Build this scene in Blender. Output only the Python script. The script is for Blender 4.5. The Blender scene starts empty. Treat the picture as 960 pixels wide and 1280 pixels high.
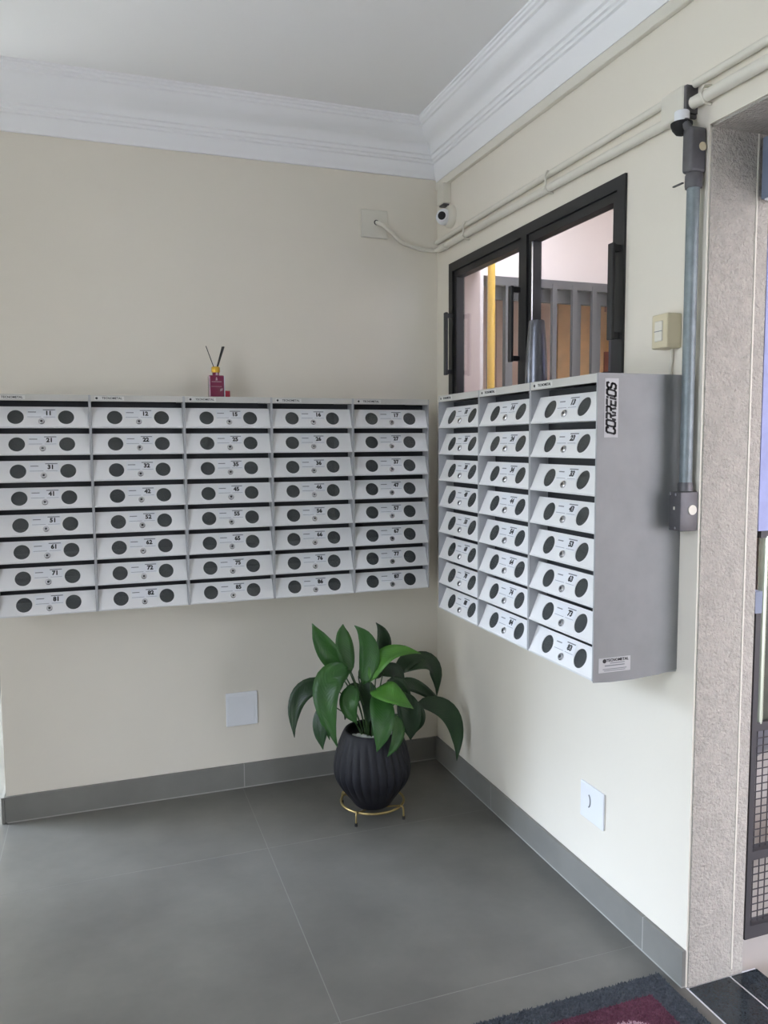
import bpy, bmesh, math, random
from mathutils import Vector, Matrix
random.seed(7)
SC = bpy.context.scene
COL = SC.collection
PI = math.pi

# ------------------------------------------------------------------ camera
F, YAW, PITCH, ROLL = 988.8, 0.3421, 0.0866, -0.0063
cy, sy, cp, sp = math.cos(YAW), math.sin(YAW), math.cos(PITCH), math.sin(PITCH)
fwd = Vector((sy*cp, cy*cp, -sp)); rgt = Vector((cy, -sy, 0)); upv = rgt.cross(fwd)
r2 = math.cos(ROLL)*rgt + math.sin(ROLL)*upv
u2 = -math.sin(ROLL)*rgt + math.cos(ROLL)*upv
cam = bpy.data.cameras.new('camera'); camo = bpy.data.objects.new('camera', cam); COL.objects.link(camo)
m = Matrix((r2, u2, -fwd)).transposed().to_4x4(); m.translation = Vector((-1.4162, -3.2629, 1.45))
camo.matrix_world = m
cam.sensor_fit = 'VERTICAL'; cam.sensor_height = 36.0; cam.lens = F*36.0/1280.0
cam.clip_start = 0.05; cam.clip_end = 200
SC.camera = camo

# ------------------------------------------------------------------ light
W = bpy.data.worlds.new('overcast_sky'); SC.world = W; W.use_nodes = True
bg = W.node_tree.nodes['Background']
wn = W.node_tree                                   # overcast sky: zenith brighter than the horizon
wt = wn.nodes.new('ShaderNodeTexCoord'); wx = wn.nodes.new('ShaderNodeSeparateXYZ'); wr = wn.nodes.new('ShaderNodeMapRange')
wc = wn.nodes.new('ShaderNodeMix'); wc.data_type = 'RGBA'
wn.links.new(wt.outputs['Generated'], wx.inputs[0]); wn.links.new(wx.outputs['Z'], wr.inputs['Value'])
wn.links.new(wr.outputs[0], wc.inputs['Factor'])
wc.inputs['A'].default_value = (.36, .365, .39, 1); wc.inputs['B'].default_value = (1.0, 1.07, 1.30, 1)
wn.links.new(wc.outputs['Result'], bg.inputs[0]); bg.inputs[1].default_value = 1.4
SC.view_settings.view_transform = 'Standard'; SC.view_settings.look = 'None'
SC.view_settings.exposure = 3.6; SC.view_settings.gamma = 1.0
SC.view_settings.use_curve_mapping = False
SC.cycles.use_denoising = True
SC.cycles.max_bounces = 12; SC.cycles.diffuse_bounces = 7; SC.cycles.transparent_max_bounces = 16
SC.cycles.sample_clamp_indirect = 6.0

sun = bpy.data.lights.new('hazy_sun', 'SUN'); sun.energy = .48; sun.angle = math.radians(22); sun.color = (.66, .74, 1.0)
suno = bpy.data.objects.new('hazy_sun', sun); COL.objects.link(suno)
suno.rotation_euler = Vector((1.0, -.50, -.46)).to_track_quat('-Z', 'Y').to_euler(); suno.location = (-8, 6, 5)

def portal(name, loc, rot, sx, sy_):
    l = bpy.data.lights.new(name, 'AREA'); l.shape = 'RECTANGLE'; l.size = sx; l.size_y = sy_
    l.cycles.is_portal = True
    o = bpy.data.objects.new(name, l); o.location = loc; o.rotation_euler = rot; COL.objects.link(o)
# sky portals in the openings of the lobby (they guide sampling and give no light of their own)
portal('portal_entrance', (-3.12, -2.8, 1.3), (0, -PI/2, 0), 2.6, 1.2)
portal('portal_passage', (-3.12, 1.0, 1.08), (0, -PI/2, 0), 2.15, 2.2)
portal('portal_doorway', (0.3, -2.2, 1.1), (0, PI/2, 0), 2.2, 1.1)

# ------------------------------------------------------------------ materials
def lin(c):
    return tuple(((x/255)/12.92 if x/255 <= .04045 else ((x/255+.055)/1.055)**2.4) for x in c) + (1.0,)
def mat(name, rgb, rough=.5, metal=0.0, var=None, bump=None, spec=.5, var2=None, emit=None, coat=0):
    M = bpy.data.materials.new(name); M.use_nodes = True
    nt = M.node_tree; b = nt.nodes['Principled BSDF']
    c = lin(rgb)
    b.inputs['Base Color'].default_value = c; b.inputs['Roughness'].default_value = rough
    b.inputs['Metallic'].default_value = metal; b.inputs['Specular IOR Level'].default_value = spec
    if coat: b.inputs['Coat Weight'].default_value = coat; b.inputs['Coat Roughness'].default_value = .15
    tc = nt.nodes.new('ShaderNodeTexCoord')
    if var:
        sc, amt = var
        n = nt.nodes.new('ShaderNodeTexNoise'); n.inputs['Scale'].default_value = sc; n.inputs['Detail'].default_value = 6
        n.inputs['Roughness'].default_value = .62
        r = nt.nodes.new('ShaderNodeValToRGB')
        r.color_ramp.elements[0].position = .3; r.color_ramp.elements[1].position = .7
        d = var2 if var2 else tuple(max(0, x*(1-amt)) for x in rgb)
        r.color_ramp.elements[0].color = lin(d); r.color_ramp.elements[1].color = c
        nt.links.new(tc.outputs['Object'], n.inputs['Vector']); nt.links.new(n.outputs['Fac'], r.inputs['Fac'])
        nt.links.new(r.outputs['Color'], b.inputs['Base Color'])
    if bump:
        sc, st, dist = bump
        n2 = nt.nodes.new('ShaderNodeTexNoise'); n2.inputs['Scale'].default_value = sc; n2.inputs['Detail'].default_value = 4
        bp = nt.nodes.new('ShaderNodeBump'); bp.inputs['Strength'].default_value = st; bp.inputs['Distance'].default_value = dist
        nt.links.new(tc.outputs['Object'], n2.inputs['Vector']); nt.links.new(n2.outputs['Fac'], bp.inputs['Height'])
        nt.links.new(bp.outputs['Normal'], b.inputs['Normal'])
    return M
def glass(name, tint, rough=.02, refl=1.0):
    M = bpy.data.materials.new(name); M.use_nodes = True; nt = M.node_tree
    for n in list(nt.nodes): nt.nodes.remove(n)
    out = nt.nodes.new('ShaderNodeOutputMaterial'); mx = nt.nodes.new('ShaderNodeMixShader')
    tr = nt.nodes.new('ShaderNodeBsdfTransparent'); gl = nt.nodes.new('ShaderNodeBsdfGlossy')
    lw = nt.nodes.new('ShaderNodeLayerWeight'); pw = nt.nodes.new('ShaderNodeMath'); pw.operation = 'POWER'; pw.inputs[1].default_value = 4.0
    fr = nt.nodes.new('ShaderNodeMath'); fr.operation = 'MULTIPLY_ADD'; fr.inputs[1].default_value = .9; fr.inputs[2].default_value = .035
    nt.links.new(lw.outputs['Facing'], pw.inputs[0]); nt.links.new(pw.outputs[0], fr.inputs[0])
    tr.inputs[0].default_value = (*tint, 1); gl.inputs['Roughness'].default_value = rough
    gl.inputs[0].default_value = (refl, refl, refl, 1)
    nt.links.new(fr.outputs[0], mx.inputs[0]); nt.links.new(tr.outputs[0], mx.inputs[1])
    nt.links.new(gl.outputs[0], mx.inputs[2]); nt.links.new(mx.outputs[0], out.inputs[0])
    return M

M_WALL = mat('cream_paint', (227, 221, 208), .55, var=(1.3, .02), bump=(60, .08, .002))
M_CEIL = mat('ceiling_paint', (238, 238, 238), .8)
M_CORN = mat('plaster_white', (240, 241, 243), .6)
M_TILE = mat('grey_porcelain', (115, 113, 107), .40, var=(2.2, .20), bump=(35, .06, .002))
M_GROUT = mat('grout', (160, 159, 153), .8)
M_GROUTF = mat('floor_grout', (132, 131, 126), .8)
M_SKIRT = mat('grey_skirting', (128, 127, 122), .45, var=(3.0, .10))
M_STUCCO = mat('stucco', (187, 182, 173), .8, var=(40, .10), bump=(125, 1.0, .010))
M_REVEAL = mat('reveal_pink', (196, 176, 168), .8, var=(3, .05))
M_STUCCO2 = mat('exterior_pink', (206, 193, 187), .8, var=(2, .03))
M_BOX = mat('mailbox_grey', (228, 228, 228), .42, var=(5, .03))
M_HEAD = mat('mailbox_header', (196, 194, 188), .45, var=(6, .05))
M_STRIP2 = mat('sticker_silver', (180, 180, 181), .5)
M_STRIP = mat('sticker_grey', (208, 207, 203), .5)
M_CARC = mat('mailbox_shell', (172, 173, 176), .45, var=(6, .07))
M_DARK = mat('mailbox_inside_shade', (52, 54, 58), .7)  # dark tone carries the shade on the unlit metal inside the boxes
M_SMOKE = mat('smoked_acrylic', (78, 82, 83), .22)
_n = M_SMOKE.node_tree; _mx = _n.nodes.new('ShaderNodeMixShader'); _tr = _n.nodes.new('ShaderNodeBsdfTransparent')
_mx.inputs[0].default_value = .38; _tr.inputs[0].default_value = (.8, .82, .82, 1)
_n.links.new(_n.nodes['Principled BSDF'].outputs[0], _mx.inputs[1]); _n.links.new(_tr.outputs[0], _mx.inputs[2])
_n.links.new(_mx.outputs[0], _n.nodes['Material Output'].inputs[0])
M_PAPER = mat('paper_white', (222, 224, 228), .6)
M_INK = mat('ink_black', (30, 30, 32), .6)
M_INKL = mat('ink_grey', (120, 122, 126), .6)
M_CHROME = mat('chrome', (200, 200, 202), .22, 1.0)
M_HOLE = mat('keyhole_dark', (40, 40, 42), .5)
M_BLACK = mat('black_enamel', (30, 30, 32), .45)
M_PLAST = mat('white_plastic', (228, 230, 234), .35)
M_PLASTC = mat('painted_plastic', (218, 214, 202), .45)
M_BEIGE = mat('beige_plastic', (206, 196, 166), .4)
M_GALV = mat('galvanised_steel', (136, 146, 150), .5, .45, var=(30, .15))
M_CAST = mat('cast_aluminium', (108, 107, 110), .5, .5, var=(20, .15))
M_GLASS = glass('clear_glass', (.97, .98, .97))
M_GREEN = glass('green_glass', (.93, .96, .94))
M_CLEAR2 = glass('entrance_glass', (.93, .96, .97))
M_YEL = mat('yellow_paint', (222, 178, 72), .4)
M_GATE = mat('graphite_paint', (56, 55, 59), .5)
M_GATEL = mat('graphite_paint_light', (72, 70, 72), .5)
M_OCHRE = mat('ochre_wood', (240, 184, 120), .6, var=(8, .12))
M_TERRA = mat('brown_wood', (176, 104, 78), .6, var=(8, .15))
M_BEIGEW = mat('beige_wood', (226, 190, 170), .7, var=(4, .08))
M_BRASS = mat('brass', (168, 148, 98), .42, .85)
M_POT = mat('matte_black_ceramic', (24, 24, 30), .55, spec=.35)
M_SOIL = mat('soil', (58, 46, 38), .95, bump=(90, .6, .01))
M_PEB = mat('white_pebbles', (205, 208, 202), .7)
M_RUBBER = mat('rubber', (26, 26, 26), .8)
M_MATG = mat('mat_grey', (84, 90, 98), .95, var=(160, .35))
M_MATR = mat('mat_burgundy', (112, 62, 82), .95, var=(160, .3))
M_MATP = mat('mat_pink', (205, 170, 180), .95, var=(160, .2))
M_GRAN = mat('black_granite', (28, 34, 40), .12, var=(220, .0), var2=(52, 60, 64))
M_CEMENT = mat('cement', (180, 174, 166), .8, var=(3, .06))
M_GRASS = mat('lawn', (96, 138, 72), .9, var=(12, .25))
M_BLUE = mat('lilac_panel', (150, 158, 204), .5, var=(30, .06))
M_BLUE2 = mat('blue_grey_metal', (120, 130, 150), .45)
M_TUBE = mat('stainless_tube', (196, 206, 190), .25, .6)
M_DGLASS = mat('dark_glass', (66, 70, 60), .12)
M_CAN = mat('gunmetal', (112, 114, 122), .30, .85)
M_GOLD = mat('gold_cap', (214, 172, 70), .3, .9)
M_REED = mat('reed', (48, 46, 46), .8)
M_SIDE = mat('mailbox_side', (136, 137, 138), .42, var=(9, .07))

def leafmat(name, a, b):
    M = mat(name, a, .38, var=(9, 0), var2=b, spec=.5)
    nt = M.node_tree; bs = nt.nodes['Principled BSDF']
    uv = nt.nodes.new('ShaderNodeTexCoord')
    wv = nt.nodes.new('ShaderNodeTexWave'); wv.wave_type = 'BANDS'; wv.bands_direction = 'X'
    wv.inputs['Scale'].default_value = 5.5; wv.inputs['Distortion'].default_value = .6
    bp = nt.nodes.new('ShaderNodeBump'); bp.inputs['Strength'].default_value = .14; bp.inputs['Distance'].default_value = .003
    nt.links.new(uv.outputs['UV'], wv.inputs['Vector']); nt.links.new(wv.outputs['Fac'], bp.inputs['Height'])
    nt.links.new(bp.outputs['Normal'], bs.inputs['Normal'])
    return M
M_LEAF = leafmat('leaf_green', (54, 100, 40), (38, 78, 32))
M_LEAFD = leafmat('leaf_dark', (38, 66, 34), (27, 50, 28))
M_LEAFL = leafmat('leaf_bright', (84, 138, 50), (60, 112, 40))
M_STEM = mat('stem_green', (56, 84, 44), .5)

# ------------------------------------------------------------------ builders
class MB:
    def __init__(s): s.v = []; s.f = []; s.mi = []; s.mats = []; s.uv = None
    def _m(s, mt):
        if mt not in s.mats: s.mats.append(mt)
        return s.mats.index(mt)
    def add(s, vs, fs, mt):
        o = len(s.v); s.v += [tuple(v) for v in vs]; k = s._m(mt)
        for f in fs: s.f.append(tuple(i+o for i in f)); s.mi.append(k)
        return s
    def box(s, a, b, mt):
        x0, x1 = sorted((a[0], b[0])); y0, y1 = sorted((a[1], b[1])); z0, z1 = sorted((a[2], b[2]))
        return s.add([(x0,y0,z0),(x1,y0,z0),(x1,y1,z0),(x0,y1,z0),(x0,y0,z1),(x1,y0,z1),(x1,y1,z1),(x0,y1,z1)],
              [(0,3,2,1),(4,5,6,7),(0,1,5,4),(1,2,6,5),(2,3,7,6),(3,0,4,7)], mt)
    def bbox(s, a, b, mt, r=.004, seg=2):
        bm = bmesh.new(); bmesh.ops.create_cube(bm, size=1)
        a = Vector(a); b = Vector(b); c = (a+b)/2; d = b-a
        for v in bm.verts: v.co = Vector((v.co.x*abs(d.x), v.co.y*abs(d.y), v.co.z*abs(d.z))) + c
        bmesh.ops.bevel(bm, geom=bm.edges[:], offset=r, segments=seg, profile=.5, affect='EDGES')
        return s.bm(bm, mt)
    def bm(s, bm, mt):
        bm.verts.ensure_lookup_table(); bm.verts.index_update()
        s.add([v.co[:] for v in bm.verts], [[v.index for v in f.verts] for f in bm.faces], mt); bm.free(); return s
    def prism(s, poly, axis, a, b, mt):
        """poly: 2D outline; axis: the extrusion axis (0,1,2); a,b: extents along it"""
        n = len(poly)
        def P(p, t):
            if axis == 0: return (t, p[0], p[1])
            if axis == 1: return (p[0], t, p[1])
            return (p[0], p[1], t)
        vs = [P(p, a) for p in poly] + [P(p, b) for p in poly]
        fs = [tuple(range(n))[::-1], tuple(range(n, 2*n))] + [(i, (i+1) % n, n+(i+1) % n, n+i) for i in range(n)]
        return s.add(vs, fs, mt)
    def tube(s, pts, r, mt, n=10, cap=True):
        pts = [Vector(p) for p in pts]; rs = r if isinstance(r, (list, tuple)) else [r]*len(pts)
        vs = []; prev = None
        for i, p in enumerate(pts):
            t = (pts[min(i+1, len(pts)-1)] - pts[max(i-1, 0)]).normalized()
            if prev is None: a = t.orthogonal().normalized()
            else: a = (prev - t*prev.dot(t)); a = a.normalized() if a.length > 1e-6 else t.orthogonal().normalized()
            prev = a; b = t.cross(a)
            for k in range(n):
                q = 2*PI*k/n; vs.append(p + rs[i]*(math.cos(q)*a + math.sin(q)*b))
        fs = []
        for i in range(len(pts)-1):
            for k in range(n):
                fs.append((i*n+k, i*n+(k+1) % n, (i+1)*n+(k+1) % n, (i+1)*n+k))
        if cap: fs += [tuple(range(n))[::-1], tuple(range((len(pts)-1)*n, len(pts)*n))]
        return s.add(vs, fs, mt)
    def lathe(s, prof, mt, n=32, c=(0,0,0), axis='Z', mod=None, close=True):
        vs = []
        for (r, z) in prof:
            for k in range(n):
                q = 2*PI*k/n; rr = r*(mod(q, r, z) if mod else 1)
                p = (rr*math.cos(q), rr*math.sin(q), z)
                if axis == 'X': p = (p[2], p[0], p[1])
                if axis == 'Y': p = (p[0], p[2], p[1])
                vs.append((p[0]+c[0], p[1]+c[1], p[2]+c[2]))
        fs = []; m_ = len(prof)
        for i in range(m_-1):
            for k in range(n): fs.append((i*n+k, i*n+(k+1) % n, (i+1)*n+(k+1) % n, (i+1)*n+k))
        if close: fs += [tuple(range(n))[::-1], tuple(range((m_-1)*n, m_*n))]
        return s.add(vs, fs, mt)
    def mesh(s, name, smooth=False, fix=True):
        me = bpy.data.meshes.new(name); me.from_pydata(s.v, [], s.f)
        for x in s.mats: me.materials.append(x)
        me.polygons.foreach_set('material_index', s.mi)
        if fix:
            bm = bmesh.new(); bm.from_mesh(me); bmesh.ops.recalc_face_normals(bm, faces=bm.faces[:]); bm.to_mesh(me); bm.free()
        if smooth:
            me.polygons.foreach_set('use_smooth', [True]*len(me.polygons)); me.set_sharp_from_angle(angle=math.radians(38))
        me.update(); return me
    def obj(s, name, parent=None, smooth=False, loc=None):
        return link(name, s.mesh(name, smooth), parent, loc)
def link(name, data, parent=None, loc=None):
    o = bpy.data.objects.new(name, data); COL.objects.link(o)
    if parent: o.parent = parent
    if loc: o.location = loc
    return o
def tag(o, label=None, cat=None, group=None, kind=None):
    if label: o['label'] = label
    if cat: o['category'] = cat
    if group: o['group'] = group
    if kind: o['kind'] = kind
    return o
def thing(name, label, cat, loc=(0,0,0), rz=0, group=None):
    o = bpy.data.objects.new(name, None); o.empty_display_size = .05; COL.objects.link(o)
    o.location = loc; o.rotation_euler = (0, 0, rz); return tag(o, label, cat, group)
def structure(o): o['kind'] = 'structure'; return o
def text_mesh(txt, size, mt, offset=0.0, spacing=1.0):
    cu = bpy.data.curves.new('lettering', 'FONT'); cu.body = txt; cu.size = size; cu.align_x = 'CENTER'; cu.align_y = 'CENTER'
    cu.extrude = .0003; cu.offset = offset; cu.resolution_u = 2; cu.space_character = spacing
    o = bpy.data.objects.new('lettering', cu); COL.objects.link(o)
    me = bpy.data.meshes.new_from_object(o.evaluated_get(bpy.context.evaluated_depsgraph_get()))
    bpy.data.objects.remove(o); bpy.data.curves.remove(cu)
    me.materials.clear(); me.materials.append(mt); me.name = 'lettering'; return me
def put(me, mtx): me.transform(mtx); me.update(); return me

# ------------------------------------------------------------------ room shell
H = 2.785
XL = -1.808            # left end of the back wall
YJ = -1.655            # doorway jamb
XW = -3.0; YF = -6.0; YB = 2.6
wall_back = structure(MB().box((XL, 0, 0), (.138, .15, H), M_WALL).obj('wall_back'))
b = MB()
wy0, wy1, wz0, wz1 = -1.338, -.141, 1.60, 2.20
b.box((0, wy1, 0), (.138, -.0005, H), M_WALL)
b.box((0, YJ, 0), (.138, wy0, H), M_WALL)
b.box((0, wy0, 0), (.138, wy1, wz0), M_WALL)
b.box((0, wy0, wz1), (.138, wy1, H), M_WALL)
b.box((0, -2.75, 2.215), (.187, YJ, H), M_WALL)
b.box((0, YF, 0), (.225, -2.75, H), M_WALL)
wall_right = structure(b.obj('wall_right'))
b = MB(); b.box((.046, wy1-.002, wz0), (.139, wy1, wz1), M_REVEAL); b.box((.046, wy0, wz0), (.139, wy0+.002, wz1), M_REVEAL)
b.box((.046, wy0, wz1-.002), (.139, wy1, wz1), M_REVEAL); b.box((.046, wy0, wz0), (.139, wy1, wz0+.002), M_REVEAL)
b.obj('window_reveal', wall_right)
MB().box((.006, YJ-.004, 0), (.187, -1.50, 2.215), M_STUCCO).obj('stucco_jamb', wall_right)
MB().box((.1465, YJ-.0065, 0.02), (.1505, YJ-.003, 2.215), M_PLASTC).obj('corner_bead', wall_right)
MB().box((.006, -2.75, 2.209), (.187, YJ, 2.2155), M_STUCCO).obj('soffit', wall_right)
b = MB()
LH = 2.6
b.box((XW-.15, YF, LH), (XW, YB, H), M_WALL)
b.box((XW-.15, -2.2, 0), (XW, -.1, LH), M_WALL); b.box((XW-.15, -.1, 2.15), (XW, 2.1, LH), M_WALL)
b.box((XW-.15, YF, 0), (XW, -3.4, LH), M_WALL)
b.box((XW-.15, 2.1, 0), (XW, YB, LH), M_WALL)
structure(b.obj('wall_left'))
b = MB().box((XW-.15, YF-.15, 0), (.225, YF, H), M_WALL)
structure(b.obj('wall_front'))
structure(MB().box((XW-.15, YB, 0), (.138, YB+.15, H), M_WALL).obj('wall_far'))
structure(MB().box((XL, .15, 0), (XL+.15, YB, H), M_WALL).obj('wall_inner'))
structure(MB().box((XW-.15, YF-.15, H), (.225, YB+.15, H+.15), M_CEIL).obj('ceiling'))
# glazing of the openings beside and behind the photographer
def glazed(name, a, b_, gm, axis, n):
    m_ = MB()
    w = thing(name, None, None); structure(w)
    g = MB().box(a, b_, gm).obj('pane', w)
    for i in range(n+1):
        t = i/n
        if axis == 1: y = a[1] + (b_[1]-a[1])*t; m_.box((a[0]-.02, y-.02, a[2]), (a[0]+.03, y+.02, b_[2]), M_BLACK)
        else: x = a[0] + (b_[0]-a[0])*t; m_.box((x-.02, a[1]-.02, a[2]), (x+.02, a[1]+.03, b_[2]), M_BLACK)
    m_.obj('mullion', w)
glazed('window_2', (XW-.08, -.08, .02), (XW-.074, 2.08, 2.13), M_GREEN, 1, 1)
glazed('window_3', (XW-.08, -3.38, .02), (XW-.074, -2.22, 2.58), M_CLEAR2, 1, 1)

# floor: grout bed with large porcelain tiles
fl = structure(MB().box((XW-.15, YF-.15, -.05), (0.0, YB, -.0003), M_GROUTF).obj('floor'))
xs = [-4.5, -3.6, -2.7, -1.8, -.9, 0]; ys = [2.2, 1.285, .37, -.545, -1.46, -2.375, -3.29, -4.2, -5.12, -6.03]
tile_me = MB().box((.0015, .0015, -.012), (.8985, .9135, 0), M_TILE).mesh('tile')
random.seed(3)
for i in range(1, 5):
    for j in range(len(ys)-1):
        me = MB().box((xs[i]+.0013, ys[j+1]+.0013, -.012), (xs[i+1]-.0013, min(ys[j], 2.59)-.0013, 0), M_TILE).mesh('tile')
        link('tile', me, fl)
# threshold in the doorway
th = structure(MB().box((-.028, -2.75, -.05), (.235, YJ+.0, -.001), M_PLAST).obj('trim_3'))
for (x0, x1) in ((.006, .140), (.148, .235)):
    for (y0, y1) in ((-2.2, YJ-.008), (-2.75, -2.205)):
        MB().box((x0, y0, -.01), (x1, y1, .002), M_GRAN).obj('slab', th)

# skirting tiles
zb = .104
sk = structure(MB().box((XL+.002, -.0117, 0), (-.002, 0.001, zb-.001), M_GROUT).obj('baseboard_back'))
for (x0, x1) in ((XL-.004, -.8945), (-.8915, -.0125)):
    MB().bbox((x0, -.012, .0045), (x1, -.001, zb), M_SKIRT, .0008, 1).obj('tile', sk)
MB().box((XL-.016, -.014, .002), (XL-.0055, .15, zb), M_SKIRT).obj('tile', sk)
sk = structure(MB().box((-.0117, YJ+.001, 0), (.001, -.002, zb-.001), M_GROUT).obj('baseboard_right'))
for (y0, y1) in ((-.5565, -.0125), (-1.489, -.5595), (YJ, -1.492)):
    MB().bbox((-.012, y0, .0045), (-.001, y1, zb), M_SKIRT, .0008, 1).obj('tile', sk)

# cornice: one moulded length along each wall, mitred in the corner
prof = [(0, 2.585), (.010, 2.585), (.012, 2.594), (.020, 2.604), (.027, 2.622), (.029, 2.640), (.037, 2.643), (.038, 2.652), (.045, 2.655), (.046, 2.668),
        (.054, 2.671), (.056, 2.682), (.060, 2.693), (.067, 2.702), (.080, 2.709), (.095, 2.716), (.108, 2.727), (.117, 2.741), (.121, 2.754), (.129, 2.757), (.130, 2.766), (.138, 2.769), (.139, 2.777), (.145, 2.779), (.146, 2.786)]
def cornice(name, back):
    vs = []; n = len(prof)
    for end in (0, 1):
        for (d, z) in prof:
            if back: vs.append((-d if end else XL, -d, z))
            else: vs.append((-d, -d if end else YF, z-.012 if z < 2.62 else z))
    fs = [(i, i+1, n+i+1, n+i) for i in range(n-1)] + [tuple(range(n))]
    return structure(MB().add(vs, fs, M_CORN).obj(name, None, True))
cornice('trim_1', True); cornice('trim_2', False)

# ------------------------------------------------------------------ window in the right wall
win = thing('window_1', None, None, (0, 0, 0)); structure(win)
b = MB(); fx0, fx1, fw = -.008, .045, .036
b.box((fx0, wy1-fw, wz0), (fx1, wy1, wz1), M_BLACK); b.box((fx0, wy0, wz0), (fx1, wy0+fw, wz1), M_BLACK)
b.box((fx0, wy0+fw, wz1-fw), (fx1, wy1-fw, wz1), M_BLACK); b.box((fx0, wy0+fw, wz0), (fx1, wy1-fw, wz0+.03), M_BLACK)
b.box((fx0, -.792, wz0+.03), (fx1, -.752, wz1-fw), M_BLACK)
b.obj('frame', win)
def sash(y0, y1):
    s_ = MB(); x0, x1, w = 0.0, .036, .026; z0, z1 = wz0+.031, wz1-fw-.001
    s_.box((x0, y0, z0), (x1, y0+w, z1), M_BLACK); s_.box((x0, y1-w, z0), (x1, y1, z1), M_BLACK)
    s_.box((x0, y0+w, z0), (x1, y1-w, z0+w), M_BLACK); s_.box((x0, y0+w, z1-w), (x1, y1-w, z1), M_BLACK)
    o = s_.obj('sash', win)
    MB().box((.016, y0+w, z0+w), (.020, y1-w, z1-w), M_GLASS).obj('pane', o)
sash(wy0+fw+.001, -.793); sash(-.751, wy1-fw-.001)
MB().box((-.004, -.823, 1.66), (.0, -.8195, 2.135), M_CHROME).obj('strip', win)['label'] = 'shiny metal strip beside the middle bar'
def pull(y, z0, z1):
    h = MB(); h.bbox((-.040, y-.011, z0), (-.028, y+.011, z1), M_BLACK, .002, 1)
    h.box((-.030, y-.008, z0+.004), (.002, y+.008, z0+.022), M_BLACK); h.box((-.030, y-.008, z1-.022), (.002, y+.008, z1-.004), M_BLACK)
    h.obj('pull_handle', win)
pull(-.732, 1.735, 2.0); pull(-.17, 1.735, 1.995); pull(-1.318, 1.74, 2.01)

# ------------------------------------------------------------------ mailboxes
UW, UD, UH, PIT, HD = .3248, .259, .776, .09425, .022
T = .0042; REC = .029; SLOT = .0215
dw = UW - 2*T - .001
slant = math.hypot(REC, PIT - SLOT - .004); ang = math.atan2(REC, PIT - SLOT - .004)
HOLES = (-.0795, .0830)
def door_mesh():
    bm = bmesh.new(); hw = dw/2
    def loop(pts):
        v = [bm.verts.new((p[0], 0, p[1])) for p in pts]
        return [bm.edges.new((v[i], v[(i+1) % len(v)])) for i in range(len(v))]
    es = loop([(-hw, 0), (hw, 0), (hw, slant), (-hw, slant)])
    for cx in HOLES:
        es += loop([(cx + .0265*math.cos(2*PI*k/28), slant*.47 + .0265*math.sin(2*PI*k/28)) for k in range(28)])
    bmesh.ops.triangle_fill(bm, edges=es, use_beauty=True)
    r = bmesh.ops.extrude_face_region(bm, geom=bm.faces[:])
    for v in [g for g in r['geom'] if isinstance(g, bmesh.types.BMVert)]: v.co.y += .0014
    bmesh.ops.recalc_face_normals(bm, faces=bm.faces[:])
    return MB().bm(bm, M_BOX).mesh('door')
DOOR = door_mesh()
PANE = MB().lathe([(.0285, .0), (.0285, .0015)], M_SMOKE, 28, axis='Y').mesh('pane')
LOCK = MB().lathe([(.0105, 0), (.0105, -.003), (.0085, -.0055), (.0045, -.0058)], M_CHROME, 20, axis='Y').lathe([(.0044, -.0055), (.0040, -.0062)], M_HOLE, 12, axis='Y').mesh('lock', True)
lb = MB(); lw, lh = .096, .036
lb.box((-lw/2, -.0007, -lh/2), (lw/2, 0, lh/2), M_PAPER)
def ink(x0, x1, z, h, mt): lb.box((x0, -.0011, z), (x1, -.0006, z+h), mt)
ink(.004, .044, .0115, .0032, M_INKL); ink(-.044, -.018, .0030, .0030, M_INKL)
ink(-.046, -.002, -.0145, .0012, M_INKL); ink(.006, .044, -.0145, .0010, M_INKL)
LABEL = lb.mesh('label')
SHELF = MB().box((T, 0, 0), (UW-T, UD-.004, .0018), M_BOX).box((T, 0, .0), (UW-T, .0016, .006), M_BOX).mesh('shelf')
INNER = MB().box((T, REC+.03, PIT-SLOT-.004), (UW-T, REC+.032, PIT), M_DARK).mesh('slot_shade')  # dark sheet added behind each slot to stand for the shade inside
b = MB()
b.box((0, 0, 0), (T, UD, UH), M_CARC); b.box((UW-T, 0, 0), (UW, UD, UH), M_CARC)
b.box((T, .002, UH-.003), (UW-T, UD, UH), M_CARC); b.box((T, UD-.003, .003), (UW-T, UD, UH-.003), M_DARK)
SHELL = b.mesh('shell')
lb = MB().box((T, 0, UH-HD), (UW-T, .0018, UH), M_HEAD); HEAD = lb.mesh('header')
logo = MB().lathe([(.0042, 0), (.0042, -.0006)], M_INK, 16, c=(-.048, 0, 0), axis='Y').mesh('emblem')
BRAND = text_mesh('TECNOMETAL', .0105, M_INK, .0002, 1.0)
BRAND.transform(Matrix.Rotation(PI/2, 4, 'X')); 
STRIP = MB().box((-.055, -.0005, -.0070), (.045, 0, .0070), M_STRIP).mesh('sticker')

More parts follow.
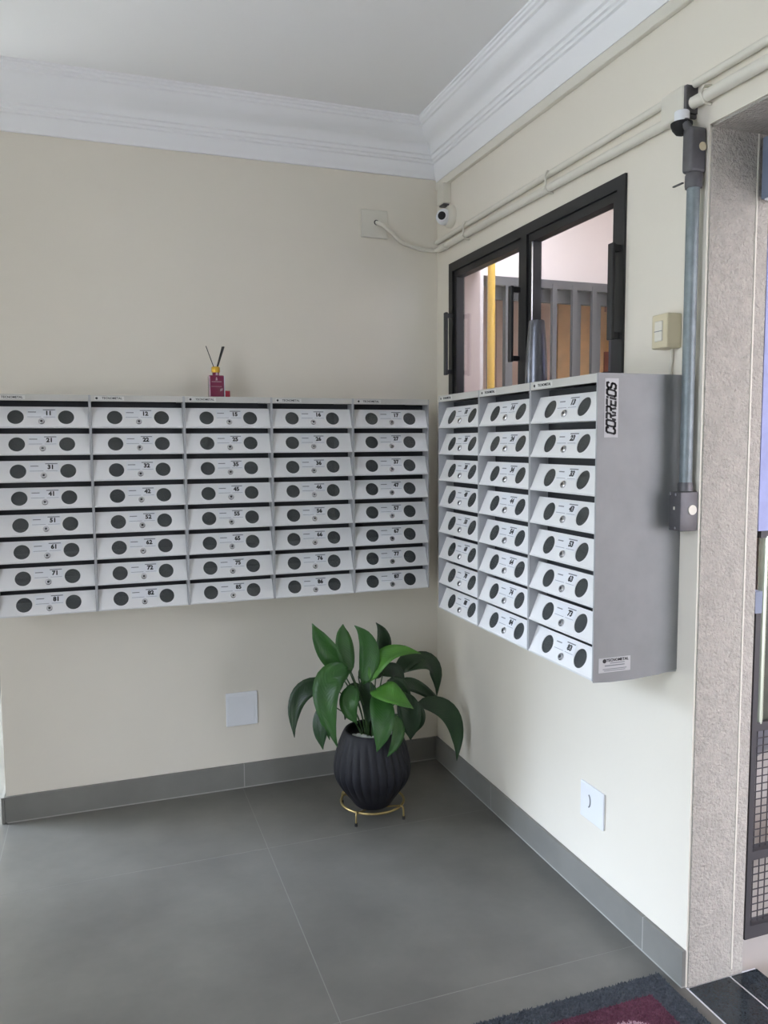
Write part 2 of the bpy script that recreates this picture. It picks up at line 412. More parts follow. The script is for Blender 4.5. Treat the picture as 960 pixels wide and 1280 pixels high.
def unit(i, bank, loc, rz, numbers, label, group):
    u = thing('mailbox_column', label, 'mailboxes', loc, rz, group)
    link('shell', SHELL, u)
    h = link('header', HEAD, u)
    link('sticker', STRIP, h, (.072, -.0002, UH-HD/2))
    link('emblem', logo, h, (.072, -.0008, UH-HD/2))
    link('lettering', BRAND, h, (.076, -.0010, UH-HD/2))
    for k in range(8):
        z0 = UH - HD - (k+1)*PIT
        link('shelf', SHELF, u, (0, 0, z0))
        link('slot_shade', INNER, u, (0, 0, z0))
        d = link('door', DOOR, u, (UW/2, .0016, z0+.006)); d.rotation_euler = (-ang, 0, 0)
        for cx in HOLES: link('pane', PANE, d, (cx, .0016, slant*.47))
        link('label', LABEL, d, (.004, -.0003, slant*.66))
        link('lock', LOCK, d, (.003, 0, slant*.24))
        nm = text_mesh(numbers[k], .0215, M_INK, .0011)
        nm.transform(Matrix.Rotation(PI/2, 4, 'X'))
        link('number', nm, d, (.026, -.0013, slant*.66))
    return u
ord5 = ['leftmost', 'second from the left', 'middle', 'fourth from the left', 'rightmost']
lastd = [1, 2, 5, 6, 7]
GL = 'mailbox columns on the back wall'; GR = 'mailbox columns on the right wall'
desc = ['boxes 11 to 81, cut by the picture edge', 'boxes 12 to 82, second from the left', 'boxes 15 to 85, under the reed diffuser',
        'boxes 16 to 86, right of the diffuser', 'boxes 17 to 87, nearest the corner']
for i in range(5):
    unit(i, 'l', (-1.4487 - UW + i*UW, -UD, .8507), 0, ['%d%d' % (k+1, lastd[i]) for k in range(8)],
         'grey mailbox column on back wall with ' + desc[i], GL)
rd = [(8, 'farthest column, tucked into the corner'), (4, 'middle column, under the tapered canister'), (3, 'nearest column with the bare side panel')]
units_r = []
for i in range(3):
    units_r.append(unit(i, 'r', (-.2595, -.6101 - i*.3262, .8430), -PI/2, ['%d%d' % (k+1, rd[i][0]) for k in range(8)],
         'grey mailbox column on right wall, ' + rd[i][1], GR))
# bare end plate of the nearest column, its lower edge slightly bellied, with two printed stickers
u = units_r[2]
yp = UW
pl = [(0, -.003), (.05, -.0062), (.12, -.0064), (.20, -.002), (UD, .006), (UD, UH+.001), (0, UH+.001)]
ep = MB().prism(pl, 0, yp, yp+.0022, M_SIDE).obj('end_plate', u)
MB().box((yp+.0022, .020, UH-.158), (yp+.0026, .060, UH-.012), M_STRIP2).obj('sticker', ep)
# hand-drawn letters, reading upwards (x along the text, y up the letter)
def arc(cx, cy_, rx, ry, a0, a1, n=10): return [(cx+rx*math.cos(math.radians(a0+(a1-a0)*i/n)), cy_+ry*math.sin(math.radians(a0+(a1-a0)*i/n))) for i in range(n+1)]
def obox(w): return [(.12,0),(w-.12,0),(w,.14),(w,.86),(w-.12,1),(.12,1),(0,.86),(0,.14),(.12,0)]
GLY = {
 'C': (.62, [[(.62,.80),(.58,.95),(.46,1),(.14,1),(.02,.86),(.02,.14),(.14,0),(.46,0),(.58,.06),(.62,.2)]]),
 'O': (.66, [obox(.66)]),
 'R': (.60, [[(0,1),(.48,1),(.58,.9),(.58,.62),(.48,.52),(.16,.52)], [(.34,.50),(.56,0)], [(.02,.30),(.02,0)]]),
 'E': (.56, [[(.0,1),(.56,1)], [(.50,.52),(.05,.52),(.05,0),(.54,0)]]),
 'i': (.16, [[(.07,0),(.07,.62)], [(.07,.90),(.07,1.0)]]),
 'S': (.62, [[(.60,.84),(.50,1),(.14,1),(.02,.88),(.02,.64),(.12,.54),(.50,.46),(.60,.36),(.60,.12),(.48,0),(.12,0),(.0,.14)]]),
}
def lettering_strokes(txt, h, wd, slantk):
    q = MB(); x = 0
    for ch in txt:
        w, strokes = GLY[ch]
        for st in strokes:
            for k in range(len(st)-1):
                p, r_ = Vector(st[k]), Vector(st[k+1]); d = (r_-p).normalized(); nrm = Vector((-d.y, d.x))*wd/2
                e = d*wd*.35
                qs = [p-e+nrm, p-e-nrm, r_+e-nrm, r_+e+nrm]
                P = [((x+v.x+slantk*v.y)*h, v.y*h) for v in qs]
                q.add([(a_, b_, 0) for a_, b_ in P], [(0, 1, 2, 3)], M_INK)
        x += w + .20
    return q, x*h
q, L = lettering_strokes('CORREiOS', .0255, .25, .25)
me = q.mesh('lettering', fix=False)
# text plane (tx, ty) -> local x const, z = tx upwards, y = leftwards(-ty)  [letters' tops face the front edge]
k_ = .128/L
M4 = Matrix(((0,0,1,yp+.0029),(0,-1,0,.0515),(k_,0,0,UH-.150),(0,0,0,1)))
put(me, M4); link('lettering', me, ep)
st2 = MB().box((yp+.0022, .016, .020), (yp+.0026, .112, .058), M_STRIP2)
o2 = st2.obj('sticker', ep)
me2 = text_mesh('TECNOMETAL', .0105, M_INK, .0002)
put(me2, Matrix(((0,0,1,yp+.0029),(1,0,0,.072),(0,1,0,.051),(0,0,0,1)))); link('lettering', me2, ep)
bb = MB()
for (y0, y1, z, h) in ((.050,.094,.0425,.0022),(.034,.094,.036,.0028),(.028,.100,.0275,.0020),(.032,.096,.0235,.0018)):
    bb.box((yp+.0026, y0, z), (yp+.0030, y1, z+h), M_INKL)
bb.lathe([(.0055, yp+.0026), (.0055, yp+.0031)], M_INK, 16, c=(0, .033, .050), axis='X')
bb.obj('small_print', ep)
# ------------------------------------------------------------------ things on the mailboxes
ZT = .8507 + UH
t = thing('reed_diffuser', 'pink glass reed diffuser with gold cap on left mailboxes', 'reed diffuser', (-.988, -.13, ZT+.0006))
M_PINKG = mat('pink_liquid', (122, 34, 70), .15, coat=.5)
M_REDG = mat('red_glass', (158, 34, 56), .15, coat=.5)
MB().bbox((-.029, -.020, 0), (.029, .020, .088), M_PINKG, .004, 2).obj('bottle', t)
MB().bbox((.0285, -.016, .004), (.0325, .016, .086), M_PLAST, .001, 1).obj('glass_edge', t)
lbm = MB().box((-.019, -.0206, .062), (.019, -.0201, .064), M_MATP)
lbm.add([(-.004,-.0206,.068),(.004,-.0206,.068),(.0015,-.0206,.080),(-.0015,-.0206,.080)], [(0,1,2,3)], M_MATP)
lbm.box((-.021, -.0206, .044), (.019, -.0201, .0455), M_MATP)
lbm.add([(.012,-.0206,.026),(.022,-.0206,.030),(.023,-.0206,.038),(.013,-.0206,.036)], [(0,1,2,3)], M_MATP)
lbm.obj('printing', t)
MB().lathe([(.013, .088), (.013, .100)], M_PINKG, 16).obj('neck', t)
MB().lathe([(.0155, .099), (.0165, .103), (.0165, .118), (.0145, .121)], M_GOLD, 24).obj('cap', t, True)
for (tx, r_) in ((-.0340, .0016), (.0345, .0030), (.0290, .0026)):
    MB().tube([(tx*.12, 0, .112), (tx, .006, .200)], r_, M_REED, 8).obj('reed', t)
t = MB().bbox((-.010, -.012, 0), (.010, .012, .030), M_REDG, .002, 2).obj('small_bottle', loc=(-.9455, -.128, ZT+.0006))
tag(t, 'small dark red glass block beside the reed diffuser', 'small bottle')
t = thing('canister', 'tapered dark metallic canister standing on right mailboxes before window', 'canister', (-.125, -1.065, 1.6192))
MB().lathe([(.0335, 0), (.0345, .006), (.0340, .06), (.0315, .12), (.0265, .185), (.0245, .204), (.0225, .208)], M_CAN, 40).obj('body', t, True)
MB().lathe([(.0200, .2075), (.0195, .2095)], M_BLACK, 32).obj('lid', t, True)

# ------------------------------------------------------------------ electrical fittings
def plate_thing(name, label, cat, build, loc=(0,0,0)):
    t = thing(name, label, cat, loc); build(t); return t
t = thing('wall_plate', 'cream junction box cover with cable hole, high on back wall', 'wall plate', (-.292, 0, 2.376))
MB().bbox((-.060, -.010, -.058), (.060, 0, .058), M_PLASTC, .004, 2).obj('cover', t)
MB().lathe([(.011, -.0105), (.0100, -.0112)], M_HOLE, 16, c=(.008, 0, .006), axis='Y').obj('hole', t)
def bez(pts, n=8):
    out = []; P = [Vector(p) for p in pts]
    for i in range(len(P)-1):
        a, b_, c_, d = P[max(i-1, 0)], P[i], P[i+1], P[min(i+2, len(P)-1)]
        for k in range(n):
            s = k/n
            out.append(.5*((2*b_)+(c_-a)*s+(2*a-5*b_+4*c_-d)*s*s+(3*b_-a-3*c_+d)*s**3))
    out.append(P[-1]); return out
o = MB().tube(bez([(-.284, -.006, 2.382), (-.262, -.030, 2.368), (-.225, -.030, 2.342), (-.172, -.018, 2.308), (-.10, -.014, 2.288), (-.035, -.014, 2.284), (-.016, -.030, 2.283), (-.016, -.075, 2.282)]), .0088, M_PLASTC, 10).obj('flexible_conduit', None, True)
tag(o, 'cream flexible conduit sagging from wall plate to the corner', 'conduit')
t = thing('blank_plate', 'white square blank plate low on back wall left of plant', 'wall plate', (-.896, 0, .342))
MB().bbox((-.0665, -.009, -.0715), (.0665, 0, .0715), M_PLAST, .004, 2).obj('cover', t)
MB().bbox((-.054, -.0105, -.059), (.054, -.0085, .059), M_PLAST, .001, 1).obj('insert', t)
t = thing('outlet_plate', 'white rectangular outlet plate low on right wall above skirting', 'outlet', (0, -1.2285, .318))
MB().bbox((-.008, -.062, -.058), (0, .062, .058), M_PLAST, .003, 2).obj('cover', t)
MB().tube([( -.0085, .016+.010*math.cos(math.radians(a)), .006+.020*math.sin(math.radians(a))) for a in range(100, 261, 20)], .0022, M_INKL, 6).obj('cable_hole', t)
# conduits along the right wall
t = thing('upper_conduit', 'thin upper painted conduit running along right wall above window', 'conduit', (0, 0, 2.316))
MB().tube([(-.012, -.022, 0), (-.012, -1.52, .004)], .0105, M_PLASTC, 12).obj('pipe', t, True)
MB().lathe([(.0085, -.023), (.008, -.0215)], M_HOLE, 12, c=(-.012, 0, 0), axis='Y').obj('end_hole', t)
t = thing('lower_conduit', 'thicker lower painted conduit running along right wall above window', 'conduit', (0, 0, 2.277))
MB().tube([(-.016, -.055, .002), (-.016, -.8, -.002), (-.016, -1.52, -.012)], .0135, M_PLASTC, 12).obj('pipe', t, True)
MB().tube([(-.016, -.075, .002), (-.016, -.14, .001)], .0155, M_PLASTC, 12).obj('coupling', t, True)
for y in (-.33, -.95):
    MB().tube([(-.002, y, .050), (-.026, y, .046), (-.033, y, .030), (-.030, y, .010), (-.033, y, -.006), (-.020, y, -.018), (-.002, y, -.020)], .0035, M_PLASTC, 6).obj('clip', t)
t = thing('junction_sleeve', 'broad painted sleeve joining both conduits beside the doorway', 'junction box', (0, -1.56, 2.285))
MB().bbox((-.036, -.042, -.034), (0, .045, .042), M_PLASTC, .008, 3).obj('body', t, True)
MB().box((-.034, -.052, -.030), (0, -.042, .036), M_CAST).obj('collar', t)
MB().tube([(-.018, -.036, -.030), (-.018, -.036, -.058)], .006, M_CAST, 10).obj('drop_pipe', t)
t = thing('doorway_conduit', 'pair of painted conduits over the doorway lintel', 'conduit', (0, 0, 2.29))
MB().tube([(-.012, -1.615, .034), (-.012, -2.6, .030)], .0105, M_PLASTC, 12).obj('pipe', t, True)
MB().tube([(-.016, -1.615, -.012), (-.016, -2.6, -.020)], .0150, M_PLASTC, 12).obj('pipe', t, True)
MB().tube([(-.002, -1.66, .012), (-.026, -1.66, .008), (-.034, -1.66, -.010), (-.022, -1.66, -.028), (-.002, -1.66, -.030)], .004, M_PLASTC, 6).obj('clip', t)
t = thing('light_sensor', 'small white sensor with black dome beside top of steel conduit', 'sensor', (-.042, -1.606, 2.212))
MB().lathe([(.016, .018), (.018, .022), (.018, .044), (.016, .046)], M_PLAST, 20).obj('base', t, True)
MB().lathe([(.004, -.012), (.014, -.008), (.022, .002), (.026, .013), (.026, .018)], M_RUBBER, 24).obj('dome', t, True)
MB().bbox((.015, -.005, .032), (.042, .005, .042), M_CAST, .002, 1).obj('bracket', t)
t = thing('steel_conduit', 'vertical galvanised steel conduit beside the doorway', 'conduit', (-.028, -1.637, 1.325))
MB().tube([(0, 0, 0), (0, 0, .755)], .0155, M_GALV, 20).obj('pipe', t, True)
MB().lathe([(.0195, .742), (.0205, .748), (.0205, .772), (.0175, .778)], M_CAST, 20).obj('coupling', t, True)
MB().lathe([(.0185, 0), (.0185, .018), (.0165, .022)], M_CAST, 20).obj('coupling', t, True)
MB().box((-.020, .018, .757), (-.014, .052, .760), M_CAST).obj('clamp_ear', t)
h = MB().bbox((-.022, -.014, .778), (.026, .020, .885), M_CAST, .008, 3).obj('access_fitting', t, True)
MB().lathe([(.0105, -.0145), (.0100, -.0165)], M_BEIGE, 18, c=(.012, 0, .838), axis='Y').obj('plug', h)
h = MB().tube([(-.012, .004, .880), (-.018, .012, .894), (-.012, .018, .905)], .010, M_CAST, 10).obj('elbow', t, True)
t = thing('steel_box', 'grey metal switch box at foot of steel conduit', 'junction box', (0, -1.632, 1.274))
MB().bbox((-.056, -.022, -.050), (0, .022, .050), M_CAST, .004, 2).obj('body', t, True)
for z in (-.042, .042): 
    for y in (-.006, .014): MB().lathe([(.0035, -.058), (.003, -.0555)], M_CHROME, 10, c=(0, y, z), axis='X').obj('screw', t)
MB().lathe([(.0125, -.0245), (.0125, -.0215)], M_PLASTC, 20, c=(-.020, 0, .004), axis='Y').obj('knockout', t)
MB().box((-.0575, -.002, .004), (-.0555, .003, .012), M_PLASTC).obj('lever', t)
t = thing('light_switch', 'beige surface mounted light switch left of steel conduit', 'light switch', (0, -1.5455, 1.734))
MB().bbox((-.046, -.031, -.044), (0, .031, .044), M_BEIGE, .004, 2).obj('box', t)
rk = MB().bbox((-.0495, -.014, -.026), (-.045, .016, .026), M_PLASTC, .002, 1).obj('rocker', t)
MB().box((-.0499, -.014, -.0012), (-.0490, .016, .0006), M_INKL).obj('gap', rk)
o = MB().tube(bez([(-.008, -1.548, 1.690), (-.006, -1.547, 1.660), (-.008, -1.545, 1.640), (-.006, -1.544, 1.622)]), .0042, M_PLASTC, 8).obj('switch_cable', None, True)
tag(o, 'short cable dropping from beige light switch to mailboxes', 'cable')
# security camera in the corner and its trunking
o = MB().bbox((-.018, -2.6, 2.532), (0, -.022, 2.566), M_PLASTC, .002, 1).obj('cable_trunking')
tag(o, 'long cream cable trunking directly under right cornice', 'trunking')
t = thing('trunking_end', 'short vertical cream trunking above the security camera', 'trunking', (0, -.115, 2.49))
MB().bbox((-.036, -.032, -.040), (0, .032, .0415), M_PLASTC, .002, 1).obj('body', t)
MB().box((-.030, -.022, -.046), (-.004, .022, -.040), M_CAST).obj('end', t)
t = thing('security_camera', 'white dome security camera high in the corner', 'security camera', (0, -.155, 2.392))
MB().lathe([(.046, 0), (.046, -.012), (.042, -.020), (.034, -.026)], M_PLASTC, 32, axis='X').obj('base', t, True)
bm = bmesh.new(); bmesh.ops.create_uvsphere(bm, u_segments=28, v_segments=16, radius=.033)
eye = MB().bm(bm, M_PLAST).obj('eyeball', t, True, (-.034, .006, -.002))
cd = Vector((-.60, -.78, -.10)).normalized()
rot = cd.to_track_quat('Z', 'Y').to_matrix().to_4x4()
lm = MB().lathe([(.0225, .022), (.0225, .034), (.019, .036)], M_PLAST, 28).mesh('lens_ring', True); put(lm, rot); link('lens_ring', lm, eye)
lm = MB().lathe([(.0170, .0345), (.0165, .0365), (.008, .0375)], M_RUBBER, 24).mesh('lens', True); put(lm, rot); link('lens', lm, eye)

# ------------------------------------------------------------------ plant, pot, stand
PX, PY = -.453, -.400
t = thing('plant_stand', 'low gold wire plant stand under the black pot', 'plant stand', (PX, PY, 0))
RR = .124; RZ = .046
MB().tube([(RR*math.cos(2*PI*k/40), RR*math.sin(2*PI*k/40), RZ) for k in range(41)], .0048, M_BRASS, 8, False).obj('ring', t, True)
for a in (45, 135):
    c_, s_ = math.cos(math.radians(a)), math.sin(math.radians(a))
    MB().tube([(RR*c_, RR*s_, RZ), (.06*c_, .06*s_, .030), (-.06*c_, -.06*s_, .030), (-RR*c_, -RR*s_, RZ)], .0035, M_BRASS, 6).obj('crossbar', t)
for a in (48, 132, 225, 310):
    c_, s_ = math.cos(math.radians(a)), math.sin(math.radians(a))
    l = MB().tube(bez([(RR*c_, RR*s_, RZ), ((RR+.010)*c_, (RR+.010)*s_, RZ+.004), ((RR+.016)*c_, (RR+.016)*s_, RZ-.006), ((RR+.017)*c_, (RR+.017)*s_, .012)], 4), .0036, M_BRASS, 8).obj('leg', t, True)
    MB().lathe([(.0055, 0), (.006, .004), (.0055, .013)], M_RUBBER, 12, c=((RR+.017)*c_, (RR+.017)*s_, 0)).obj('foot', l)
t = thing('potted_plant', 'leafy green peace lily in fluted black pot in the corner', 'potted plant', (PX, PY, .0342))
pp = [(.060, 0), (.070, .002), (.098, .040), (.126, .080), (.143, .115), (.148, .145), (.146, .175), (.138, .215), (.127, .255), (.116, .285), (.108, .300), (.103, .302), (.098, .296), (.096, .270), (.02, .268)]
def fine(pf, k=4):
    P = bez([(r, 0, z) for r, z in pf], k); return [(max(.002, p.x), p.z) for p in P]
NF = 26
def flute(q, r, z):
    a = max(0, min(1, (z-.03)/.06))*max(0, min(1, (.290-z)/.06)) if r > .1 else 0
    tw = q + .55*(z-.1)
    return 1 + .030*a*(abs(math.sin(NF*tw/2))**.8*2-1)
pot = MB().lathe(fine(pp), M_POT, NF*8, mod=flute).obj('pot', t, True)
MB().lathe([(.097, .262), (.06, .272), (.02, .276), (.002, .276)], M_SOIL, 28, close=False).obj('soil', t, True)
random.seed(5)
pm = MB()
def pebble(r):
    bm = bmesh.new(); bmesh.ops.create_icosphere(bm, subdivisions=1, radius=r)
    for v in bm.verts: v.co.x *= 1.25; v.co.z *= .7
    return MB().bm(bm, M_PEB).mesh('pebble', True)
pe = [pebble(.011), pebble(.014)]
for k in range(30):
    a = random.uniform(PI*1.0, PI*2.0); r_ = random.uniform(.045, .086)
    o = link('pebble', pe[k % 2], t, (r_*math.cos(a), r_*math.sin(a), .281+random.uniform(0, .005))); o.rotation_euler = (0, 0, random.uniform(0, 6))
# leaves: base, control, tip (world), half width, material, facing vector
def leaf_mesh(base, ctrl, tip, wid, mt, nrm, fold=.22, curl=0.0):
    B, Cc, Tp = Vector(base), Vector(ctrl), Vector(tip); n = 14; rows = []
    nrm = Vector(nrm).normalized(); vs = []; uvs = []
    for i in range(n+1):
        s = i/n
        p = B*(1-s)**2 + Cc*2*s*(1-s) + Tp*s*s
        tg = (2*(1-s)*(Cc-B) + 2*s*(Tp-Cc)).normalized()
        side = tg.cross(nrm); side = side.normalized() if side.length > 1e-4 else Vector((1, 0, 0))
        up = side.cross(tg).normalized()
        w = wid*(math.sin(PI*min(1, s**.78))**.72)*(1 - .10*s) if 0 < s < 1 else 0.0
        if s > .80: w = wid*.02 + (w-wid*.02)*max(0, (1-s)/.2)**.35 if s < 1 else 0
        w = max(w, .0012)
        for c_ in (-1, -.5, 0, .5, 1):
            wave = .035*w*math.sin(9*s+c_*2)*abs(c_)
            vs.append(p + side*w*c_ + up*(fold*w*abs(c_)**1.3 + wave - (.0012 if c_ == 0 else 0)) ); uvs.append((s + .22*abs(c_), .5+.5*c_))
    fs = []
    for i in range(n):
        for k in range(4): fs.append((i*5+k, i*5+k+1, (i+1)*5+k+1, (i+1)*5+k))
    me = bpy.data.meshes.new('leaf'); me.from_pydata([tuple(v) for v in vs], [], fs); me.materials.append(mt)
    ul = me.uv_layers.new(name='UVMap')
    for lp in me.loops: ul.data[lp.index].uv = uvs[lp.vertex_index]
    me.polygons.foreach_set('use_smooth', [True]*len(me.polygons)); me.update(); return me
LEAVES = [
 ((-0.577, -0.420, 0.586), (-0.643, -0.420, 0.664), (-0.693, -0.420, 0.779), 0.0429, 'g', (-0.33, -0.9, 0.4)),
 ((-0.542, -0.410, 0.567), (-0.585, -0.415, 0.701), (-0.566, -0.400, 0.761), 0.0415, 'g', (0.2, -0.9, 0.3)),
 ((-0.500, -0.430, 0.524), (-0.431, -0.450, 0.683), (-0.530, -0.430, 0.759), 0.0416, 'g', (-0.5, -0.85, 0.2)),
 ((-0.417, -0.360, 0.573), (-0.345, -0.335, 0.666), (-0.409, -0.330, 0.739), 0.0320, 'd', (-0.33, -0.9, 0.4)),
 ((-0.474, -0.450, 0.540), (-0.432, -0.465, 0.698), (-0.269, -0.460, 0.632), 0.0380, 'l', (-0.4, -0.6, 0.75)),
 ((-0.332, -0.360, 0.518), (-0.275, -0.325, 0.615), (-0.180, -0.310, 0.555), 0.0324, 'd', (-0.33, -0.9, 0.4)),
 ((-0.336, -0.350, 0.529), (-0.115, -0.305, 0.636), (-0.124, -0.280, 0.391), 0.0415, 'd', (-0.2, -0.75, 0.6)),
 ((-0.347, -0.380, 0.480), (-0.266, -0.345, 0.519), (-0.088, -0.290, 0.335), 0.0287, 'd', (-0.33, -0.9, 0.4)),
 ((-0.266, -0.400, 0.411), (-0.037, -0.360, 0.390), (-0.087, -0.400, 0.151), 0.0435, 'd', (-0.2, -0.8, 0.5)),
 ((-0.475, -0.500, 0.523), (-0.465, -0.610, 0.555), (-0.356, -0.600, 0.467), 0.0511, 'l', (-0.2, -0.45, 0.85)),
 ((-0.469, -0.500, 0.517), (-0.459, -0.610, 0.445), (-0.502, -0.600, 0.322), 0.0478, 'g', (-0.1, -0.95, 0.25)),
 ((-0.392, -0.500, 0.417), (-0.390, -0.570, 0.354), (-0.447, -0.560, 0.281), 0.0313, 'g', (0.3, -0.9, 0.2)),
 ((-0.333, -0.440, 0.477), (-0.311, -0.470, 0.392), (-0.314, -0.460, 0.291), 0.0477, 'd', (-0.33, -0.9, 0.4)),
 ((-0.560, -0.470, 0.598), (-0.738, -0.530, 0.633), (-0.637, -0.550, 0.340), 0.0542, 'g', (-0.3, -0.85, 0.45)),
 ((-0.640, -0.460, 0.475), (-0.699, -0.490, 0.426), (-0.673, -0.480, 0.310), 0.0358, 'd', (-0.6, -0.8, 0.2)),
 ((-0.609, -0.420, 0.527), (-0.790, -0.410, 0.581), (-0.772, -0.440, 0.355), 0.0379, 'd', (-0.1, -0.85, 0.5)),
 ((-0.500, -0.420, 0.503), (-0.535, -0.390, 0.507), (-0.563, -0.400, 0.383), 0.0383, 'd', (-0.33, -0.9, 0.4)),
 ((-0.500, -0.420, 0.540), (-0.458, -0.450, 0.474), (-0.482, -0.440, 0.370), 0.0382, 'd', (-0.33, -0.9, 0.4)),
 ((-0.388, -0.400, 0.516), (-0.320, -0.380, 0.491), (-0.278, -0.360, 0.387), 0.0389, 'd', (-0.33, -0.9, 0.4)),
 ((-0.506, -0.400, 0.542), (-0.414, -0.380, 0.594), (-0.373, -0.360, 0.536), 0.0419, 'd', (-0.33, -0.9, 0.4)),
 ((-0.532, -0.460, 0.530), (-0.616, -0.520, 0.495), (-0.543, -0.500, 0.399), 0.0377, 'g', (-0.33, -0.9, 0.4)),
 ((-0.342, -0.420, 0.452), (-0.227, -0.420, 0.379), (-0.274, -0.420, 0.304), 0.0320, 'd', (-0.33, -0.9, 0.4)),
 ((-0.580, -0.450, 0.558), (-0.701, -0.490, 0.526), (-0.650, -0.490, 0.348), 0.0341, 'g', (-0.5, -0.8, 0.2)),
 ((-0.408, -0.400, 0.541), (-0.354, -0.380, 0.583), (-0.298, -0.360, 0.501), 0.0317, 'd', (-0.33, -0.9, 0.4)),
]
orig = Vector((PX, PY, .0342))
for (bs, ct, tp, wd, mk, nr) in LEAVES:
    mt = {'g': M_LEAF, 'd': M_LEAFD, 'l': M_LEAFL}[mk]
    lf = link('leaf', leaf_mesh(Vector(bs)-orig, Vector(ct)-orig, Vector(tp)-orig, wd, mt, nr), t)
    md = lf.modifiers.new('thickness', 'SOLIDIFY'); md.thickness = .0009; md.offset = 0
    B = Vector(bs)-orig; root = Vector((B.x*.22, B.y*.22 - .004, .272)); d0 = (Vector(ct)-Vector(bs)).normalized()
    mid = root*.5 + B*.5; mid.z = max(mid.z, min(B.z+.01, root.z+.06)) ; mid.x *= .75; mid.y *= .8
    MB().tube(bez([root, mid, B, B + d0*.012], 5), [.0030]*5+[.0026]*5+[.0020]*5+[.0016], M_STEM, 6).obj('stem', t, True)

# ------------------------------------------------------------------ doormat
t = thing('doormat', 'grey bordered burgundy doormat at the doorway threshold', 'doormat', (-.32, -1.80, 0))
mx, my = .270, .205
MB().bbox((-mx-.012, -my-.01, 0), (mx+.012, my+.004, .006), M_RUBBER, .002, 1).obj('backing', t)
random.seed(11)
def tufts(name, test, mt, n, ground):
    q = MB()
    for r in ground: q.box((r[0], r[1], .006), (r[2], r[3], .010), mt)
    for _ in range(n):
        x, y = random.uniform(-mx-.010, mx+.010), random.uniform(-my, my+.002)
        if not test(x, y): continue
        a = random.uniform(0, 6.28); s_ = .0026; lx, ly = random.uniform(-.003, .003), random.uniform(-.003, .003)
        h = random.uniform(.0125, .0165)
        q.add([(x+s_*math.cos(a), y+s_*math.sin(a), .009), (x+s_*math.cos(a+2.1), y+s_*math.sin(a+2.1), .009), (x+s_*math.cos(a+4.2), y+s_*math.sin(a+4.2), .009), (x+lx, y+ly, h)],
              [(0, 1, 3), (1, 2, 3), (2, 0, 3)], mt)
    o = q.obj(name, t); o['kind'] = 'stuff'; return o
bw = .062
inner = lambda x, y: abs(x) < mx-bw and abs(y) < my-bw
logo_ = lambda x, y: inner(x, y) and (abs(math.hypot(x-.06, (y-.015)*1.2)-.075) < .012)
tufts('pile_border', lambda x, y: not inner(x, y), M_MATG, 16000, [(-mx-.01, -my, -mx+bw, my), (mx-bw, -my, mx+.01, my), (-mx+bw, my-bw, mx-bw, my), (-mx+bw, -my, mx-bw, -my+bw)])
tufts('pile_centre', lambda x, y: inner(x, y) and not logo_(x, y), M_MATR, 15000, [(-mx+bw, -my+bw, mx-bw, my-bw)])
tufts('pile_pattern', logo_, M_MATP, 15000, [])

# ------------------------------------------------------------------ doorway gate and what stands outside
GY = -1.60
t = thing('metal_gate', 'dark metal gate leaf with wire mesh standing open in doorway', 'gate', (.236, GY, 0))
def gb(x0, x1, z0, z1, mt, name, d=.016): return MB().box((x0, -d, z0), (x1, d, z1), mt).obj(name, t)
gb(.0, .017, .055, .985, M_GATE, 'stile'); gb(-.004, .020, .985, 1.045, M_BLUE2, 'lock_block'); gb(.90, .936, .055, 2.02, M_GATE, 'stile')
gb(.017, .90, .055, .092, M_GATE, 'rail'); gb(.017, .90, .655, .68, M_GATE, 'rail'); gb(-.006, .90, 1.985, 2.02, M_GATE, 'rail'); gb(.008, .90, 1.19, 1.21, M_GATE, 'rail')
gb(.017, .90, .285, .310, M_GATE, 'rail')
gb(-.006, .90, 1.21, 1.985, M_BLUE, 'panel', .019)['label'] = 'lilac blue infill panel'
gb(.046, .90, .68, 1.19, M_DGLASS, 'glass_panel', .004)
MB().tube([(.031, -.004, .675), (.031, -.004, 1.195)], .0125, M_TUBE, 16).obj('pull_bar', t, True)
q = MB()
for k in range(40):
    x = .036 + k*.022
    if x < .9: q.box((x-.0012, -.0012, .09), (x+.0012, .0012, .66), M_GATE)
for k in range(26):
    z = .10 + k*.022
    if z < .655: q.box((.017, -.0015, z-.0012), (.9, .0009, z+.0012), M_GATE)
q.obj('wire_mesh', t)['kind'] = 'stuff'
t = thing('door_header_box', 'blue grey metal box fixed under the doorway head', 'metal box', (.155, -1.664, 2.05))
MB().bbox((0, -.80, 0), (.055, 0, .150), M_BLUE2, .003, 1).obj('body', t)
MB().box((.004, -.79, -.004), (.051, -.01, 0), M_PLAST).obj('underside', t)

# scooter parked outside, seen through the mesh
t = thing('motor_scooter', 'grey motor scooter with ochre seat behind the mesh gate', 'scooter', (.66, -1.02, -.03), .3)
M_SCOOT = mat('scooter_grey', (96, 98, 106), .35)
def wheel(x):
    w = MB().tube([(x+.155*math.cos(2*PI*k/28), 0, .2+.155*math.sin(2*PI*k/28)) for k in range(29)], .045, M_RUBBER, 10, False).obj('wheel', t, True)
    MB().lathe([(.10, -.02), (.10, .02)], M_CHROME, 20, c=(x, 0, .2), axis='Y').obj('hub', w)
wheel(-.15); wheel(.95)
MB().tube([(-.10, 0, .30), (.1, 0, .40), (.35, 0, .42), (.5, 0, .30), (.75, 0, .30), (.86, 0, .55), (.93, 0, .80)], [.08, .12, .12, .08, .06, .09, .05], M_SCOOT, 14).obj('body', t, True)
MB().tube([(-.2, 0, .565), (.05, 0, .585), (.35, 0, .565)], [.06, .08, .05], M_OCHRE, 12).obj('seat', t, True)
MB().tube([(.93, -.28, .92), (.93, 0, .86), (.93, .28, .92)], .018, M_BLACK, 10).obj('handlebar', t, True)
MB().tube([(.93, 0, .86), (.97, 0, .4), (.95, 0, .2)], .022, M_BLACK, 10).obj('fork', t, True)

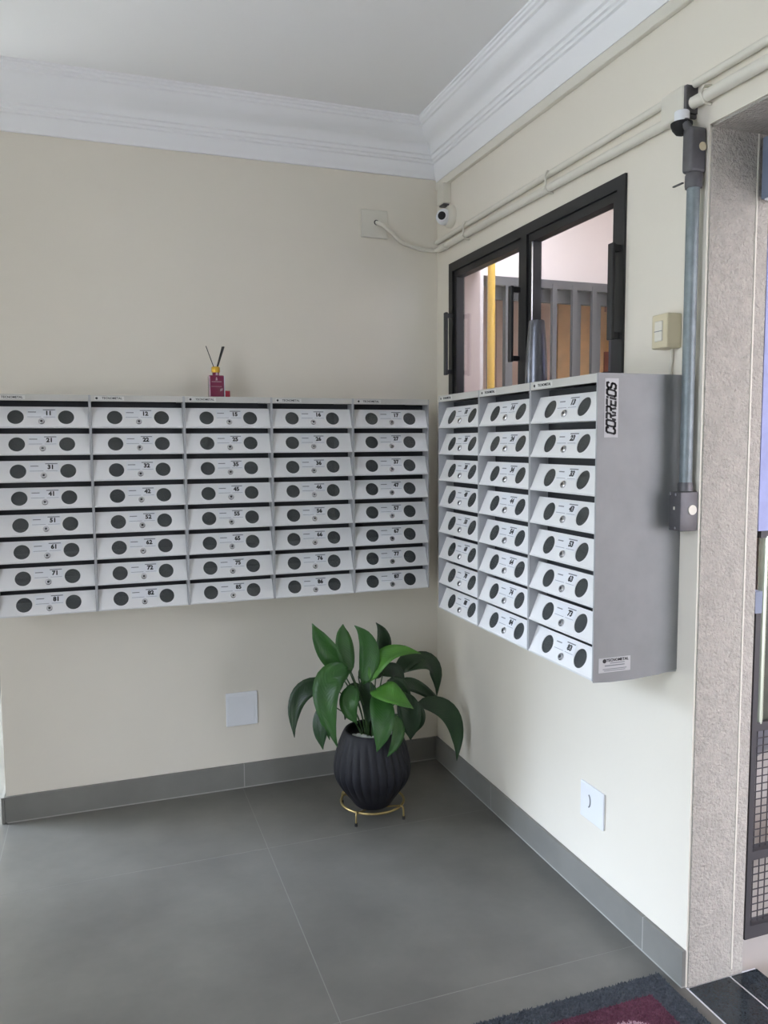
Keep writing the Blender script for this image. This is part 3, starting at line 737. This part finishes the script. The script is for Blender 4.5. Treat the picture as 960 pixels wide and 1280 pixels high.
# yard: ground, lawn, house walls, barred gate of the neighbouring room
structure(MB().box((-30, -30, -.2), (30, 30, -.06), M_CEMENT).obj('ground'))
structure(MB().box((.225, -8, -.06), (6, 6, -.03), M_CEMENT).obj('pavement'))
structure(MB().box((-20, 5.5, -.06), (-4.6, 14, -.03), M_GRASS).obj('lawn'))
o = MB().tube([(.212, -.105, -.03), (.212, -.105, 3.0)], .0165, M_YEL, 14).obj('gas_pipe', None, True)
tag(o, 'yellow painted vertical pipe outside the window', 'pipe')
gx0, gx1, gz = .66, 2.9, 2.395
b = MB(); b.box((.138, .86, -.03), (gx0, .98, 3.6), M_STUCCO2); b.box((gx1, .86, -.03), (4.5, .98, 3.6), M_STUCCO2)
b.box((gx0, .86, gz), (gx1, .98, 3.6), M_STUCCO2)
structure(b.obj('wall_yard'))
structure(MB().box((.14, 2.75, -.03), (4.5, 2.9, 3.6), M_STUCCO2).obj('wall_garage'))
structure(MB().box((.142, .98, 2.75), (4.5, 2.75, 2.85), M_STUCCO2).obj('ceiling_garage'))
structure(MB().box((4.5, -8, -.03), (4.65, 2.9, 3.6), M_STUCCO2).obj('wall_boundary'))
t = thing('barred_gate', 'graphite barred gate seen through the window', 'gate', (gx0, .80, -.03))
MB().box((.02, -.02, 2.36), (2.2, .02, 2.408), M_GATEL).obj('top_rail', t)
MB().box((.02, -.02, .08), (2.2, .02, .12), M_GATEL).obj('bottom_rail', t)
MB().box((0, -.02, 0), (.02, .02, 2.408), M_GATE).obj('post', t)
MB().box((.10, -.018, .12), (.145, .018, 2.36), M_GATEL).obj('post', t)
bar = MB().box((-.014, -.026, .12), (.014, .0, 2.385), M_GATEL).mesh('bar')
for k in range(14):
    x = 1.074 - gx0 + (k-1)*.134
    link('bar', bar, t, (x, 0, 0))
MB().box((.02, .03, 2.29), (2.2, .06, 2.375), M_GATE).obj('back_beam', t)
for x in (1.262-gx0, 1.40-gx0, 1.535-gx0): MB().box((x-.024, .03, 0), (x+.024, .06, 2.29), M_GATE).obj('back_post', t)
structure(MB().box((.80, -6.0, 3.0), (4.5, .86, 3.12), M_STUCCO2).box((.225, -6.0, 3.0), (.80, -1.4, 3.12), M_STUCCO2).obj('light_block_yard'))  # unseen cover, added to cut skylight in the yard; a strip stays open
# wooden doors inside, behind the gate
t = thing('wooden_door', 'pale beige wooden door behind the bars, left', 'door', (1.8, 2.7, -.03))
MB().box((-.45, -.04, 0), (.45, .02, 2.75), M_BEIGEW).obj('leaf', t)
for x in (-.3, -.02, .26): MB().box((x-.1, -.055, .1), (x+.1, -.04, 2.68), M_BEIGEW).obj('panel', t)
t = thing('wooden_door', 'orange wooden door behind the bars, right', 'door', (2.27, 2.7, -.03))
MB().box((0, -.04, 0), (.68, .02, 2.75), M_OCHRE).obj('leaf', t)
MB().box((.46, -.055, 2.60), (.64, -.04, 2.72), M_TERRA).obj('panel', t); MB().box((.46, -.055, .2), (.64, -.04, 2.26), M_TERRA).obj('panel', t)
